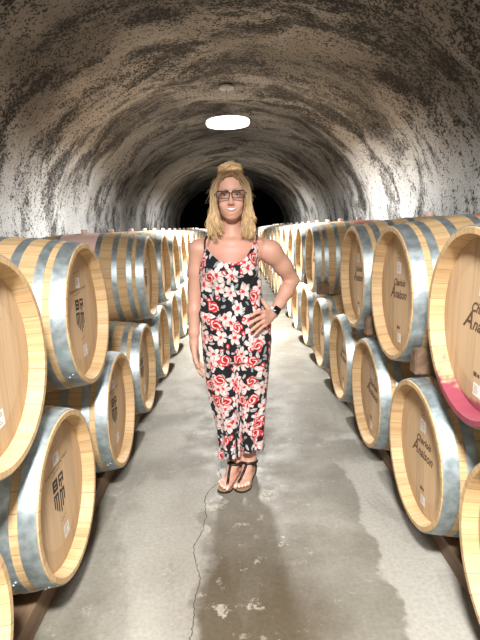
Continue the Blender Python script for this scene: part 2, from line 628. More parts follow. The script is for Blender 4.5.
# floor slab, with the long crack in its surface
mb = MB()
nx, ny = 40, 60
xs_ = np.linspace(-2.4, 2.3, nx); yf = np.linspace(Y0, Y1, ny)
V = [(x, y, 0) for y in yf for x in xs_]
F = [(j * nx + i, j * nx + i + 1, (j + 1) * nx + i + 1, (j + 1) * nx + i) for j in range(ny - 1) for i in range(nx - 1)]
mb.add(V, F, 0)
crack = [(-.158, 2.62), (-.135, 2.52), (-.150, 2.46), (-.205, 2.36), (-.213, 2.27), (-.200, 2.15), (-.213, 2.02), (-.238, 1.92),
         (-.219, 1.80), (-.196, 1.71), (-.21, 1.60), (-.205, 1.50), (-.212, 1.42), (-.19, 1.30), (-.20, 1.1), (-.17, .8)]
crack = catmull([(a, b, 0) for a, b in crack], 8)
r = random.Random(3)
cv = []
for i, p in enumerate(crack):
    w = .0010 + .0016 * r.random()
    j = (r.random() - .5) * .008
    cv += [(p[0] - w + j, p[1], .0006), (p[0] + w + j, p[1], .0006)]
mb.add(cv, [(2 * i, 2 * i + 1, 2 * i + 3, 2 * i + 2) for i in range(len(crack) - 1)], 1)
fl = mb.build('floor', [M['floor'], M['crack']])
tag(fl, kind='structure')

# ------------------------------------------------------------------ lamps
LAMPZ = 2.66


def make_lamp(y, label):
    t = empty('pendant_lamp', (-.035, y, LAMPZ))
    tag(t, label, 'lamp', 'round lamps along the crown of the tunnel')
    m = MB(); m.revolve_z([(.02, .445), (.085, .445), (.092, .425), (.088, .405), (.03, .40)], 40)
    m.build('canopy', plainwhite, t)
    m = MB(); m.tube([(0, 0, .11), (0, 0, .42)], .006, 10)
    m.build('stem', plainwhite, t)
    m = MB(); m.revolve_z([(.03, .125), (.07, .12), (.09, .085), (.20, .070), (.262, .052), (.262, .036), (.20, .030)], 56)
    m.build('housing', M['lampmetal'], t)
    m = MB(); m.revolve_z([(.255, .036), (.272, .028), (.275, .0), (.262, -.022), (.20, -.032), (.10, -.036), (.01, -.037)], 56)
    m.build('diffuser', M['glow'], t)
    return t


plainwhite = plain('canopy_white', (.75, .75, .73), .5)
LAMPS = [(6.5, 'round white pendant lamp glowing above the woman'),
         (13.3, 'farther round pendant lamp hidden behind the head of the woman'),
         (-.35, 'round pendant lamp hanging over the camera')]
POWER = [245, 150, 225]
for (y, lab), pw in zip(LAMPS, POWER):
    t = make_lamp(y, lab)
    ld = bpy.data.lights.new('lamp_light', 'AREA')
    ld.shape = 'DISK'; ld.size = .36
    ld.spread = math.radians(168)
    ld.energy = pw; ld.color = (1, .982, .955)
    lo = bpy.data.objects.new('lamp_light', ld)
    COL.objects.link(lo)
    lo.parent = t
    lo.location = (0, 0, -.045)

# ------------------------------------------------------------------ barrels
BL, RC, RB = .94, .30, .343          # length, chime radius, bilge radius


def rad(x):
    t = (x - BL / 2) / (BL / 2)
    return RB - (RB - RC) * abs(t) ** 2


REC = .042


def bb_shell():
    m = MB()
    xs = list(np.linspace(.0, BL, 33))
    outer = [(.0, RC - .002)] + [(x, rad(x)) for x in xs[1:-1]] + [(BL, RC - .002)]
    prof = [(REC + .012, RC - .031), (REC, RC - .030), (.004, RC - .023), (.0, RC - .019)] + outer + [(BL, RC - .020), (BL - REC, RC - .028)]
    # separate rings at the sharp chime edges
    m.revolve_x([(REC + .012, RC - .031), (.004, RC - .0215)], 90)
    m.revolve_x([(.004, RC - .0215), (.0, RC - .0195)], 90)
    m.revolve_x([(.0, RC - .0195), (.0, RC - .002)], 90, smooth=False)
    m.revolve_x([(.0, RC - .002)] + [(x, rad(x)) for x in [.004] + xs[1:-1]] + [(BL, RC)], 90)
    m.revolve_x([(BL, RC), (BL, RC - .02), (BL - REC, RC - .028), (BL - REC, .001)], 90, smooth=False)
    return m


def hoop_bm(x0, x1, phase):
    m = MB()
    t = .0028
    prof = [(x0, rad(x0) + .0004), (x0, rad(x0) + t), ((x0 + x1) / 2, rad((x0 + x1) / 2) + t + .0003), (x1, rad(x1) + t), (x1, rad(x1) + .0004)]
    m.revolve_x(prof[0:2], 90, smooth=False)
    m.revolve_x(prof[1:4], 90)
    m.revolve_x(prof[3:5], 90, smooth=False)
    # lapped joint and its two rivets
    a0 = phase
    v = []
    for i in range(6):
        a = a0 + i * .022
        for x in (x0 + .001, x1 - .001):
            rr = rad(x) + t + .0016
            v.append((x, rr * math.sin(a), rr * math.cos(a)))
    m.add(v, [(2 * i, 2 * i + 1, 2 * i + 3, 2 * i + 2) for i in range(5)])
    for k_, a in enumerate((a0 + .035, a0 + .08)):
        xm = x0 + (x1 - x0) * (.35 + .3 * k_)
        rr = rad(xm) + t + .001
        bm = bmesh.new()
        bmesh.ops.create_uvsphere(bm, u_segments=8, v_segments=5, radius=.0048)
        for q in bm.verts:
            q.co = Vector((xm, rr * math.sin(a), rr * math.cos(a))) + q.co
        m.bm(bm, 0, True)
    return m


def text_polys(body, size, shear=0.0, bold=0.0):
    cu = bpy.data.curves.new('t', 'FONT')
    cu.body = body; cu.size = size; cu.shear = shear; cu.align_x = 'CENTER'; cu.offset = bold
    cu.resolution_u = 3
    o = bpy.data.objects.new('t', cu)
    COL.objects.link(o)
    dg = bpy.context.evaluated_depsgraph_get()
    me = bpy.data.meshes.new_from_object(o.evaluated_get(dg))
    v = [(q.co.x, q.co.y) for q in me.vertices]
    f = [tuple(p.vertices) for p in me.polygons]
    bpy.data.objects.remove(o); bpy.data.curves.remove(cu); bpy.data.meshes.remove(me)
    return v, f


HX = REC + .004                     # the plane of the head


def on_head(mb, v2, f, mat, du=0, dv=0, lift=.0008, rot=0):
    """2D print on the head; u runs to the reader's right, the head faces -X"""
    c, s = math.cos(rot), math.sin(rot)
    mb.add([(HX - lift, -(du + c * u - s * v), dv + s * u + c * v) for u, v in v2], f, mat, False)


def rects(lst):
    v = []; f = []
    for (x0, y0, x1, y1) in lst:
        b = len(v)
        v += [(x0, y0), (x1, y0), (x1, y1), (x0, y1)]
        f.append((b, b + 1, b + 2, b + 3))
    return v, f


def scrawl(x0, x1, y, amp, seed, w=.0016):
    """an illegible handwritten line"""
    r = random.Random(seed)
    n = int((x1 - x0) / .0035)
    pts = []
    for i in range(n):
        t = i / n
        big = 2.2 if r.random() < .12 else 1
        pts.append((x0 + (x1 - x0) * t + .002 * math.sin(i * 2.1), y + amp * big * math.sin(i * 1.9 + r.random()) * (.5 + .5 * r.random()) + .012 * t))
    v = []; f = []
    for i, (a, b) in enumerate(pts):
        v += [(a - w * .4, b - w), (a + w * .4, b + w)]
    f = [(2 * i, 2 * i + 1, 2 * i + 3, 2 * i + 2) for i in range(n - 1)]
    return v, f


def head_mesh(kind):
    m = MB()
    R0 = RC - .0275
    n = 72
    rings_ = [(HX + .004, R0 + .002), (HX + .001, R0 - .012), (HX, R0 - .02), (HX, R0 * .6), (HX, R0 * .3)]
    m.revolve_x(rings_, n, 0)
    m.add([(HX, R0 * .3 * math.sin(2 * PI * k / n), R0 * .3 * math.cos(2 * PI * k / n)) for k in range(n)], [tuple(range(n))], 0)
    if kind == 'block':
        # emblem of blocks and bars narrowing to a shield point
        E_ = []
        def fr(x0, y0, x1, y1, w):
            return [(x0, y0, x1, y0 + w), (x0, y1 - w, x1, y1), (x0, y0, x0 + w, y1), (x1 - w, y0, x1, y1)]
        E_ += fr(-.052, .030, -.006, .075, .012) + [(-.052, .047, -.006, .058)]
        E_ += [(.004, .066, .050, .075), (.004, .030, .014, .075), (.004, .046, .050, .055), (.040, .036, .050, .066), (.022, .020, .031, .046)]
        E_ += [(-.052, .010, -.006, .020), (-.052, -.030, -.042, .020), (-.035, -.045, -.025, .020), (-.017, -.058, -.007, .020)]
        E_ += [(.004, -.070, .013, .020), (.004, .004, .050, .014), (.021, -.055, .031, .010), (.040, -.036, .050, .014)]
        v, f = rects(E_)
        on_head(m, v, f, 1, .0, -.01)
        v, f = scrawl(-.11, .11, .10, .007, 4)
        on_head(m, v, f, 2, 0, .0)
        v, f = scrawl(-.05, .04, .175, .003, 8, .001)
        on_head(m, v, f, 2, 0, .0)
        v, f = scrawl(-.05, .03, .082, .003, 9, .001)
        on_head(m, v, f, 2, 0, .0)
        v, f = scrawl(-.02, .03, -.112, .004, 10, .0012)
        on_head(m, v, f, 2, .01, .0)
    else:
        for (s, size, sh, du, dv) in (('Charlois', .044, .45, .005, .035), ('A', .085, .45, -.085, -.024), ('naison', .058, .45, .022, -.022)):
            v, f = text_polys(s, size, sh, .0012)
            on_head(m, v, f, 2, du, dv)
        v, f = scrawl(-.02, .02, .175, .006, 14, .0014)
        on_head(m, v, f, 2, 0, 0)
        v, f = scrawl(-.02, .02, .155, .004, 15, .0012)
        on_head(m, v, f, 2, 0, 0)
        v, f = rects([(-.02, -.165, .0, -.150), (.004, -.163, .018, -.152)])
        on_head(m, v, f, 2, 0, 0)
    return m


def sticker_mesh(u, v, w, h, rot, seed):
    m = MB()
    on_head(m, [(-w / 2, -h / 2), (w / 2, -h / 2), (w / 2, h / 2), (-w / 2, h / 2)], [(0, 1, 2, 3)], 0, u, v, .0010, rot)
    r = random.Random(seed)
    bars = []
    y = h / 2 - .008
    while y > -h / 2 + .008:
        bars.append((-w / 2 + .006, y - .0016, -w / 2 + .006 + (w - .014) * (.5 + .5 * r.random()), y))
        y -= .0075
    vv, ff = rects(bars)
    on_head(m, vv, ff, 1, u, v, .0014, rot)
    return m


HOOPS = [(.004, .058), (.084, .120), (.182, .218), (.300, .336)]
SHELL = None
protos = {}


def make_barrel(kind):
    t = empty('wine_barrel')
    bb_shell().build('stave_shell', M['staves'], t)
    head_mesh(kind).build('barrel_head', [M['head'], M['print'], M['script']], t)
    hs = HOOPS + [(BL - b, BL - a) for a, b in HOOPS[::-1]]
    for i, (a, b) in enumerate(hs):
        hoop_bm(a, b, .9 + i * 1.1 if i else 2.3).build('hoop', M['hoop'], t)
    m = MB(); m.revolve_z([(.020, -.010), (.024, .0), (.027, .022), (.024, .026), (.004, .026)], 20, c=(BL / 2, 0, RB + .001))
    m.build('bung', M['bung'], t)
    if kind == 'block':
        sticker_mesh(.0, .135, .055, .045, .0, 1).build('paper_sticker', [M['paper'], M['script']], t)
        sticker_mesh(.03, -.165, .050, .050, .1, 2).build('paper_sticker', [M['paper'], M['script']], t)
    else:
        sticker_mesh(.005, .115, .058, .052, -.05, 3).build('paper_sticker', [M['paper'], M['script']], t)
        sticker_mesh(.01, -.205, .050, .042, 0, 4).build('paper_sticker', [M['paper'], M['script']], t)
    return t


ORD = ['first', 'second', 'third', 'fourth', 'fifth', 'sixth', 'seventh', 'eighth', 'ninth', 'tenth', 'eleventh', 'twelfth',
       'thirteenth', 'fourteenth', 'fifteenth', 'sixteenth', 'seventeenth', 'eighteenth', 'nineteenth', 'twentieth', 'twenty-first']


def series(first, pitch, end):
    l = list(first)
    while l[-1] + pitch < end:
        l.append(l[-1] + pitch)
    return l


ROWS = {
    'LL': (-.641, .440, series([.86, 1.647, 2.483, 3.268, 4.064], .79, 15.5)),
    'LU': (-.641, 1.030, series([1.276, 2.085, 3.707, 4.47], .79, 15.5)),
    'RL': (.687, .430, series([1.128, 1.859, 2.608, 3.344, 4.166, 4.997], .785, 15.5)),
    'RU': (.687, 1.046, series([1.44, 2.195, 2.931, 4.465], .785, 15.5)),
}
# tilt of the printed mark, and wine stains (middle band, spill round the bung, rim) where the photograph shows them
STAIN = {('LU', 2): (1, 0, 0), ('RU', 0): (0, .6, 1), ('RU', 1): (0, 1, 0), ('RU', 3): (0, .9, 0), ('RU', 6): (0, .8, 0), ('LU', 0): (0, 0, 0),
         ('LU', 4): (0, .7, 0), ('LL', 2): (.5, 0, 0), ('RU', 8): (.6, 0, 0), ('LU', 6): (.5, .5, 0)}
for side_, nfix, z_ in (('L', 4, 0), ('R', 4, 0)):       # past the gap the upper barrels sit half way between the lower ones
    X_, Z_, Y_ = ROWS[side_ + 'U']
    lo_ = ROWS[side_ + 'L'][2]
    keep_ = [q for q in Y_ if q < 4.5][:3]
    mids = [(a + b) / 2 for a, b in zip(lo_, lo_[1:]) if (a + b) / 2 > (3.6 if side_ == 'L' else 4.4)]
    ROWS[side_ + 'U'] = (X_, Z_, (keep_[:2] if side_ == 'L' else keep_) + mids)
r = random.Random(11)
barrels = {}
for key, (X, Z, Ys) in ROWS.items():
    left = key[0] == 'L'
    kind = 'block' if left else 'script'
    tier = 'lower' if key[1] == 'L' else 'upper'
    side = 'hanging-arm' if left else 'watch-wrist'
    for i, y in enumerate(Ys):
        if kind not in protos:
            protos[kind] = make_barrel(kind)
            b = protos[kind]
        else:
            b = copy_tree(protos[kind])
        off = (r.random() - .5) * .018 if i > 5 else 0
        rx = math.radians(r.uniform(-7, 7))
        if left:
            b.location = (X - off, y, Z)
            b.rotation_euler = (rx, 0, PI)
        else:
            b.location = (X + off, y, Z)
            b.rotation_euler = (rx, 0, 0)
        st = STAIN.get((key, i), (0, 0, 0))
        for ch in b.children:
            ch.color = (*st, 1)
        extra = ''
        if st[0] == 1:
            extra = 'pink-stained '
        elif st[2]:
            extra = 'wine-splashed '
        if tier == 'upper' and i < (2 if left else 3):
            where = f'{ORD[i]} before the gap in the upper tier'
        elif tier == 'upper':
            where = f'{ORD[i - (2 if left else 3)]} beyond the gap in the upper tier'
        else:
            where = f'{ORD[i]} from the camera in the lower tier'
        tag(b, f'{extra}oak wine barrel, {where} on the {side} side', 'barrel', f'oak barrels in the {tier} tier, {side} side of the aisle')
        barrels[(key, i)] = b

# rails under the lower tier and chocks under the upper tier
for side, X, s, z in (('hanging-arm', -.641, -1, .44), ('watch-wrist', .687, 1, .43)):
    for j, xo in enumerate((.115, .70)):
        w = .14
        x0 = X + s * xo
        xa, xb = sorted((x0, x0 + s * w))
        top = z - max(rad(xo), rad(xo + w)) - .0095
        m = MB(); m.box((xa - (xa + xb) / 2, -8.2, 0), (xb - (xa + xb) / 2, 8.2, top), 0, .006)
        o = m.build('timber_rail', M['rail'])
        o.location = ((xa + xb) / 2, 8.3, .001)
        tag(o, ('brown timber rail along the aisle' if j == 0 else 'brown timber rail near the tunnel wall') + f' under the lower barrels, {side} side', 'rail',
            'timber rails under the lower barrels')

chock_proto = None
CQ = [(-.030, 0), (.034, .002), (.012, .105), (-.030, .100)]
for key in ('LU', 'RU'):
    X, Z, Ys = ROWS[key]
    Xl, Zl, Yl = ROWS[key[0] + 'L']
    s = -1 if key[0] == 'L' else 1
    side = 'hanging-arm' if s < 0 else 'watch-wrist'
    for i, y in enumerate(Ys):
        yl = max([q for q in Yl if q < y], default=None)
        if yl is None or i > 7 or key == 'LU':
            continue
        # seat of the block: on the crown of the lower barrel, against the flank of the upper one
        zb = Zl + rad(.12) + .007
        ru = rad(.12) + .007
        yb = min(y - math.sqrt(max(ru * ru - min(abs(Z - zb - b), ru) ** 2, 0)) - a for a, b in CQ) - .003
        if chock_proto is None:
            m = MB()
            bm = bmesh.new()
            vs = [bm.verts.new((xx, a, b)) for xx in (-.055, .055) for a, b in CQ]
            bm.faces.new(vs[0:4]); bm.faces.new(vs[4:8][::-1])
            for k_ in range(4):
                bm.faces.new((vs[k_], vs[k_ + 4], vs[(k_ + 1) % 4 + 4], vs[(k_ + 1) % 4]))
            bmesh.ops.recalc_face_normals(bm, faces=list(bm.faces))
            bmesh.ops.bevel(bm, geom=list(bm.edges), offset=.004, segments=2, affect='EDGES')
            m.bm(bm)
            o = chock_proto = m.build('wooden_chock', M['chock'])
        else:
            o = chock_proto.copy(); COL.objects.link(o)
        o.location = (X + s * .068, yb, zb)
        tag(o, f'dark wooden chock holding the {ORD[i]} upper barrel from the camera on the {side} side', 'chock', 'wooden chocks between the tiers')
# ------------------------------------------------------------------ the woman
BX, BY = -.03, 2.45
person = empty('person', (BX, BY, 0))
tag(person, 'smiling woman in glasses and floral jumpsuit standing with one hand on her hip', 'person')


class Field:
    """signed distances on a grid, joined smoothly, turned into one surface"""
    def __init__(self, lo, hi, h):
        self.lo = np.array(lo, float); self.h = h
        self.n = np.ceil((np.array(hi) - self.lo) / h).astype(int) + 1
        self.D = np.full(self.n, .2, np.float32)
        self.ax = [(self.lo[i] + h * np.arange(self.n[i])).astype(np.float32) for i in range(3)]

    def put(self, fn, lo, hi, k=.01, op='u'):
        pad = k + 3 * self.h
        i0 = np.clip(np.floor((np.array(lo) - pad - self.lo) / self.h).astype(int), 0, self.n)
        i1 = np.clip(np.ceil((np.array(hi) + pad - self.lo) / self.h).astype(int) + 1, 0, self.n)
        if np.any(i1 <= i0):
            return
        X = self.ax[0][i0[0]:i1[0], None, None]; Y = self.ax[1][None, i0[1]:i1[1], None]; Z = self.ax[2][None, None, i0[2]:i1[2]]
        d = fn(X, Y, Z)
        s = (slice(i0[0], i1[0]), slice(i0[1], i1[1]), slice(i0[2], i1[2]))
        a = self.D[s]
        if op == 'u':
            h = np.clip(.5 + .5 * (a - d) / k, 0, 1)
            self.D[s] = a + (d - a) * h - k * h * (1 - h)
        else:                                       # carve d out
            h = np.clip(.5 - .5 * (a + d) / k, 0, 1)
            self.D[s] = a + (-d - a) * h + k * h * (1 - h)

    def cone(self, a, b, ra, rb, k=.01, op='u'):
        a = np.array(a, float); b = np.array(b, float)
        ab = b - a; L2 = float(ab @ ab) + 1e-12

        def fn(X, Y, Z):
            t = np.clip(((X - a[0]) * ab[0] + (Y - a[1]) * ab[1] + (Z - a[2]) * ab[2]) / L2, 0, 1)
            return np.sqrt((X - a[0] - t * ab[0]) ** 2 + (Y - a[1] - t * ab[1]) ** 2 + (Z - a[2] - t * ab[2]) ** 2) - (ra + t * (rb - ra))
        r_ = max(ra, rb)
        self.put(fn, np.minimum(a, b) - r_, np.maximum(a, b) + r_, k, op)

    def chain(self, pts, rs, k=.01, op='u'):
        for i in range(len(pts) - 1):
            self.cone(pts[i], pts[i + 1], rs[i], rs[i + 1], k, op)

    def ell(self, c, r_, k=.01, op='u', R=None):
        c = np.array(c, float); r_ = np.array(r_, float)
        Rm = np.eye(3) if R is None else np.array(R)

        def fn(X, Y, Z):
            x, y, z = X - c[0], Y - c[1], Z - c[2]
            if R is not None:
                x, y, z = (Rm[0, 0] * x + Rm[0, 1] * y + Rm[0, 2] * z, Rm[1, 0] * x + Rm[1, 1] * y + Rm[1, 2] * z, Rm[2, 0] * x + Rm[2, 1] * y + Rm[2, 2] * z)
            k0 = np.sqrt((x / r_[0]) ** 2 + (y / r_[1]) ** 2 + (z / r_[2]) ** 2)
            k1 = np.sqrt((x / r_[0] ** 2) ** 2 + (y / r_[1] ** 2) ** 2 + (z / r_[2] ** 2) ** 2)
            return k0 * (k0 - 1) / np.maximum(k1, 1e-6)
        m_ = max(r_) if R is not None else r_
        self.put(fn, c - m_, c + m_, k, op)

    def surface(self):
        D = self.D; n = self.n
        S = D < 0
        cnt = np.zeros(n - 1, np.uint8)
        for dx in (0, 1):
            for dy in (0, 1):
                for dz in (0, 1):
                    cnt += S[dx:n[0] - 1 + dx, dy:n[1] - 1 + dy, dz:n[2] - 1 + dz]
        act = (cnt > 0) & (cnt < 8)
        ci = np.argwhere(act)
        idx = np.full(n - 1, -1, np.int64)
        idx[act] = np.arange(len(ci))
        corners = np.array([(a, b, c) for a in (0, 1) for b in (0, 1) for c in (0, 1)])
        val = np.stack([D[ci[:, 0] + a, ci[:, 1] + b, ci[:, 2] + c] for a, b, c in corners], 1)
        P = np.zeros((len(ci), 3)); Wt = np.zeros(len(ci))
        for i in range(8):
            for j in range(i + 1, 8):
                if np.abs(corners[i] - corners[j]).sum() != 1:
                    continue
                a, b = val[:, i], val[:, j]
                cr = (a < 0) != (b < 0)
                t = np.where(cr, a / np.where(cr, a - b, 1), 0)
                p = corners[i] + t[:, None] * (corners[j] - corners[i])
                P[cr] += p[cr]; Wt[cr] += 1
        P = (ci + P / Wt[:, None]) * self.h + self.lo
        F = []
        for axx in range(3):
            u, v = (axx + 1) % 3, (axx + 2) % 3
            sl0 = [slice(None)] * 3; sl1 = [slice(None)] * 3
            sl0[axx] = slice(0, -1); sl1[axx] = slice(1, None)
            A = S[tuple(sl0)]; B = S[tuple(sl1)]
            E_ = np.argwhere(A != B)
            E_ = E_[(E_[:, u] > 0) & (E_[:, v] > 0) & (E_[:, u] < n[u] - 1) & (E_[:, v] < n[v] - 1)]
            fl_ = A[E_[:, 0], E_[:, 1], E_[:, 2]]
            q = []
            for du, dv in ((-1, -1), (0, -1), (0, 0), (-1, 0)):
                c = E_.copy(); c[:, u] += du; c[:, v] += dv
                q.append(idx[c[:, 0], c[:, 1], c[:, 2]])
            q = np.stack(q, 1)
            q[~fl_] = q[~fl_][:, ::-1]
            F.append(q)
        return P, np.concatenate(F)


def relax(P, F, it=2, lam=.5):
    e = np.concatenate([F[:, [0, 1]], F[:, [1, 2]], F[:, [2, 3]], F[:, [3, 0]]])
    for _ in range(it):
        acc = np.zeros_like(P); c = np.zeros(len(P))
        for a, b in ((0, 1), (1, 0)):
            for j in range(3):
                acc[:, j] += np.bincount(e[:, a], P[e[:, b], j], len(P))
            c += np.bincount(e[:, a], minlength=len(P))
        P = P + lam * (acc / np.maximum(c, 1)[:, None] - P)
    return P


def color_attr(o, C):
    at = o.data.color_attributes.new('Col', 'FLOAT_COLOR', 'POINT')
    at.data.foreach_set('color', np.concatenate([C, np.ones((len(C), 1))], 1).astype(np.float32).ravel())


HC = np.array((-.014, -.005, 1.52))          # middle of the head
# ---- body: one continuous surface
B = Field((-.33, -.22, .0), (.36, .22, 1.66), .0034)
# trunk (kept inside the clothes)
B.ell((-.025, .015, 1.19), (.135, .085, .15), .03)
B.ell((-.02, .005, 1.245), (.150, .075, .075), .03)
B.cone((-.03, .01, 1.15), (-.02, .01, .88), .092, .098, .04)
B.ell((-.018, .015, .83), (.145, .095, .10), .04)
# shoulders, collar bones, neck
B.cone((-.02, .03, 1.325), (-.185, .025, 1.272), .042, .046, .03)
B.cone((-.02, .03, 1.325), (.165, .03, 1.252), .042, .050, .03)
B.cone((-.018, .03, 1.28), (-.016, .018, 1.43), .052, .048, .03)
B.cone((-.03, -.042, 1.302), (-.15, -.018, 1.308), .010, .008, .022)
B.cone((-.005, -.042, 1.302), (.125, -.015, 1.296), .010, .008, .022)
# head
B.ell((-.014, .010, 1.548), (.072, .090, .090), .02)
B.ell((-.014, -.030, 1.500), (.060, .062, .085), .02)
B.ell((-.014, -.042, 1.448), (.052, .046, .040), .02)
B.ell((-.014, -.072, 1.422), (.026, .018, .016), .018)
for s in (-1, 1):
    B.ell((-.014 + s * .037, -.062, 1.478), (.021, .022, .020), .014)        # cheeks lifted by the smile
    B.ell((-.014 + s * .029, -.090, 1.541), (.024, .010, .007), .010)        # brow ridge
    B.ell((-.014 + s * .031, -.098, 1.523), (.017, .012, .010), .008, 'c')   # eye sockets
    B.ell((-.014 + s * .031, -.0755, 1.523), (.0165, .013, .0125), .004)     # eyelids over the ball
    B.ell((-.014 + s * .031, -.094, 1.5225), (.0135, .012, .0030), .003, 'c')
    B.ell((-.014 + s * .0775, .012, 1.512), (.008, .018, .030), .006)        # ears
    B.ell((-.014 + s * .010, -.104, 1.481), (.007, .009, .006), .005)        # nostrils
B.chain([(-.014, -.086, 1.530), (-.014, -.100, 1.503), (-.014, -.113, 1.486)], [.0075, .0085, .0105], .008)
B.ell((-.014, -.072, 1.455), (.040, .024, .024), .012)
B.ell((-.014, -.088, 1.4745), (.016, .010, .008), .010)
B.ell((-.014, -.0865, 1.4365), (.018, .010, .006), .010)
# arm that hangs beside the jumpsuit
sh, el, wr = (-.192, .025, 1.268), (-.220, .035, 1.035), (-.236, -.005, .800)
B.chain([sh, (-.206, .03, 1.16), el], [.047, .041, .034], .02)
B.chain([el, (-.226, .022, .96), (-.233, .0, .85), wr], [.034, .035, .026, .022], .015)
# its hand, turned so that the thumb is in front
B.chain([wr, (-.236, -.010, .765)], [.022, .022], .01)
hx = Vector((.16, -.10, -1)).normalized()
for j, (yo, kn, ln, rr_) in enumerate(((-.040, .715, .078, .0088), (-.018, .708, .086, .0092), (.003, .711, .080, .0088), (.022, .720, .064, .0078))):
    k0 = np.array((-.230 + .002 * j, yo - .012, kn))
    B.cone((-.236, -.010 + yo * .45, .780), k0, .015, .0135, .010)
    a1 = k0 + np.array((.006, -.006, -.42 * ln)); a2 = a1 + np.array((.012, -.004, -.32 * ln)); a3 = a2 + np.array((.014, .0, -.24 * ln))
    B.chain([k0, a1, a2, a3], [rr_ + .0015, rr_, rr_ - .0008, rr_ - .0018], .003)
B.chain([(-.236, -.028, .775), (-.232, -.058, .738), (-.222, -.070, .705), (-.212, -.072, .682)], [.014, .012, .0098, .0078], .006)
# arm bent to the hip
sh, el, wr = (.178, .03, 1.245), (.288, .105, 1.085), (.172, -.028, .932)
B.chain([sh, (.238, .065, 1.165), el], [.052, .046, .038], .02)
B.chain([el, (.252, .062, 1.035), (.212, .015, .982), wr], [.037, .038, .030, .0225], .015)
B.ell((.178, .028, 1.235), (.052, .048, .055), .02)
kn = [np.array(q) for q in ((.124, -.088, .956), (.120, -.096, .934), (.122, -.094, .911), (.128, -.086, .891))]
tips = [[(.098, -.112, .962), (.076, -.124, .956), (.060, -.130, .947)],
        [(.092, -.120, .930), (.068, -.133, .920), (.052, -.138, .910)],
        [(.094, -.117, .900), (.072, -.130, .887), (.058, -.135, .876)],
        [(.104, -.106, .876), (.088, -.118, .864), (.077, -.124, .855)]]
B.chain([wr, (.160, -.046, .927)], [.0225, .022], .01)
for j in range(4):
    b0 = np.array((.158, -.046, .944 - .011 * j))
    B.cone(b0, kn[j], .0155, .0130, .010)
    rr_ = (.0088, .0092, .0088, .0076)[j]
    B.chain([kn[j]] + [np.array(q) for q in tips[j]], [rr_ + .0018, rr_ + .0004, rr_ - .0004, rr_ - .0016], .003)
B.chain([(.160, -.040, .945), (.142, -.040, .975), (.128, -.030, .995), (.120, -.018, 1.008)], [.014, .0125, .0105, .0085], .006)
# legs
B.chain([(-.095, .015, .78), (-.085, .005, .47), (-.062, .035, .28), (-.048, .065, .105)], [.080, .050, .046, .031], .02)
B.chain([(.060, .015, .78), (.048, .005, .47), (.038, .040, .28), (.028, .070, .105)], [.080, .050, .046, .031], .02)
FEET = [dict(h=np.array((-.040, .095)), a=math.radians(25)), dict(h=np.array((.034, .100)), a=math.radians(17))]
SOLE = .016


def foot_pt(F_, l, w_, z):
    d = np.array((-math.sin(F_['a']), -math.cos(F_['a']))); p = np.array((math.cos(F_['a']), -math.sin(F_['a'])))
    q = F_['h'] + d * l + p * w_
    return (q[0], q[1], z + SOLE)


for i, F_ in enumerate(FEET):
    s = 1 if i == 0 else -1              # big toe side: towards the other foot
    ank = (-.048, .065, .105) if i == 0 else (.028, .070, .105)
    B.cone(ank, foot_pt(F_, .012, 0, .030), .031, .026, .02)
    B.cone(foot_pt(F_, .0, 0, .024), foot_pt(F_, .06, 0, .022), .024, .022, .02)
    B.chain([ank, foot_pt(F_, .085, 0, .047), foot_pt(F_, .135, s * .006, .028)], [.030, .026, .018], .02)
    for w_ in (-.026, -.009, .009, .026):
        B.cone(foot_pt(F_, .06, w_ * .6, .018), foot_pt(F_, .165, w_ * 1.12, .014), .017, .013, .012)
    for j, (w_, ln, rr_) in enumerate(((.030, .040, .0115), (.011, .039, .0088), (-.004, .034, .0082), (-.018, .028, .0076), (-.030, .020, .0072))):
        w_ *= s
        st = foot_pt(F_, .168 - .004 * j, w_, .014)
        B.chain([st, foot_pt(F_, .168 - .004 * j + ln * .55, w_ * 1.04, .0135), foot_pt(F_, .168 - .004 * j + ln, w_ * 1.04, .0095)], [rr_ + .001, rr_, rr_ - .0012], .003)
P, Fc = B.surface()
P = relax(P, Fc, 2, .45)
x, y, z = P.T
skin = np.array((.58, .325, .24))
C = np.tile(skin, (len(P), 1))


def tint(mask, col):
    global C
    mask = np.clip(mask, 0, 1)[:, None]
    C = C * (1 - mask) + np.array(col) * mask


def blob(c, r_, p=2):
    d = ((x - c[0]) / r_[0]) ** 2 + ((y - c[1]) / r_[1]) ** 2 + ((z - c[2]) / r_[2]) ** 2
    return np.exp(-d * p)


tint(.7 * blob((-.02, -.06, 1.25), (.10, .08, .06), 1), (.62, .27, .21))       # sun flushed chest
for s in (-1, 1):
    tint(.45 * blob((-.014 + s * .04, -.07, 1.482), (.024, .04, .02), 1), (.66, .29, .24))
tint(.3 * blob((-.014, -.115, 1.482), (.014, .02, .014), 1), (.62, .27, .22))
for s in (-1, 1):
    ex = -.014 + s * .031
    tint(.5 * np.exp(-((((x - ex) / .018) ** 2 + ((z - 1.5235) / .009) ** 2)) ** 2) * (y < -.06), (.30, .15, .11))
tint(.35 * ((z < .06) & (z > .0)), (.66, .36, .27))
# nails
for j in range(4):
    t_ = tips[j][2]
    tint(1.0 * (((x - t_[0] + .003) ** 2 + (z - t_[2]) ** 2 < .0062 ** 2) & (y < t_[1] - .003) & (y > t_[1] - .03)), (.72, .42, .38))
for i, F_ in enumerate(FEET):
    s = 1 if i == 0 else -1
    for j, (w_, ln, rr_) in enumerate(((.030, .040, .0115), (.011, .039, .0088), (-.004, .034, .0082), (-.018, .028, .0076), (-.030, .020, .0072))):
        t_ = foot_pt(F_, .168 - .004 * j + ln, w_ * s * 1.04, .012)
        tint(1.0 * (((x - t_[0]) ** 2 + (y - t_[1]) ** 2 < (rr_ * .75) ** 2) & (z > t_[2]) & (z < .06)), (.80, .58, .50))
base = np.array((BX, 0, 0))
body = link_mesh('body', P - base, Fc, M['skin'], person)
color_attr(body, C)

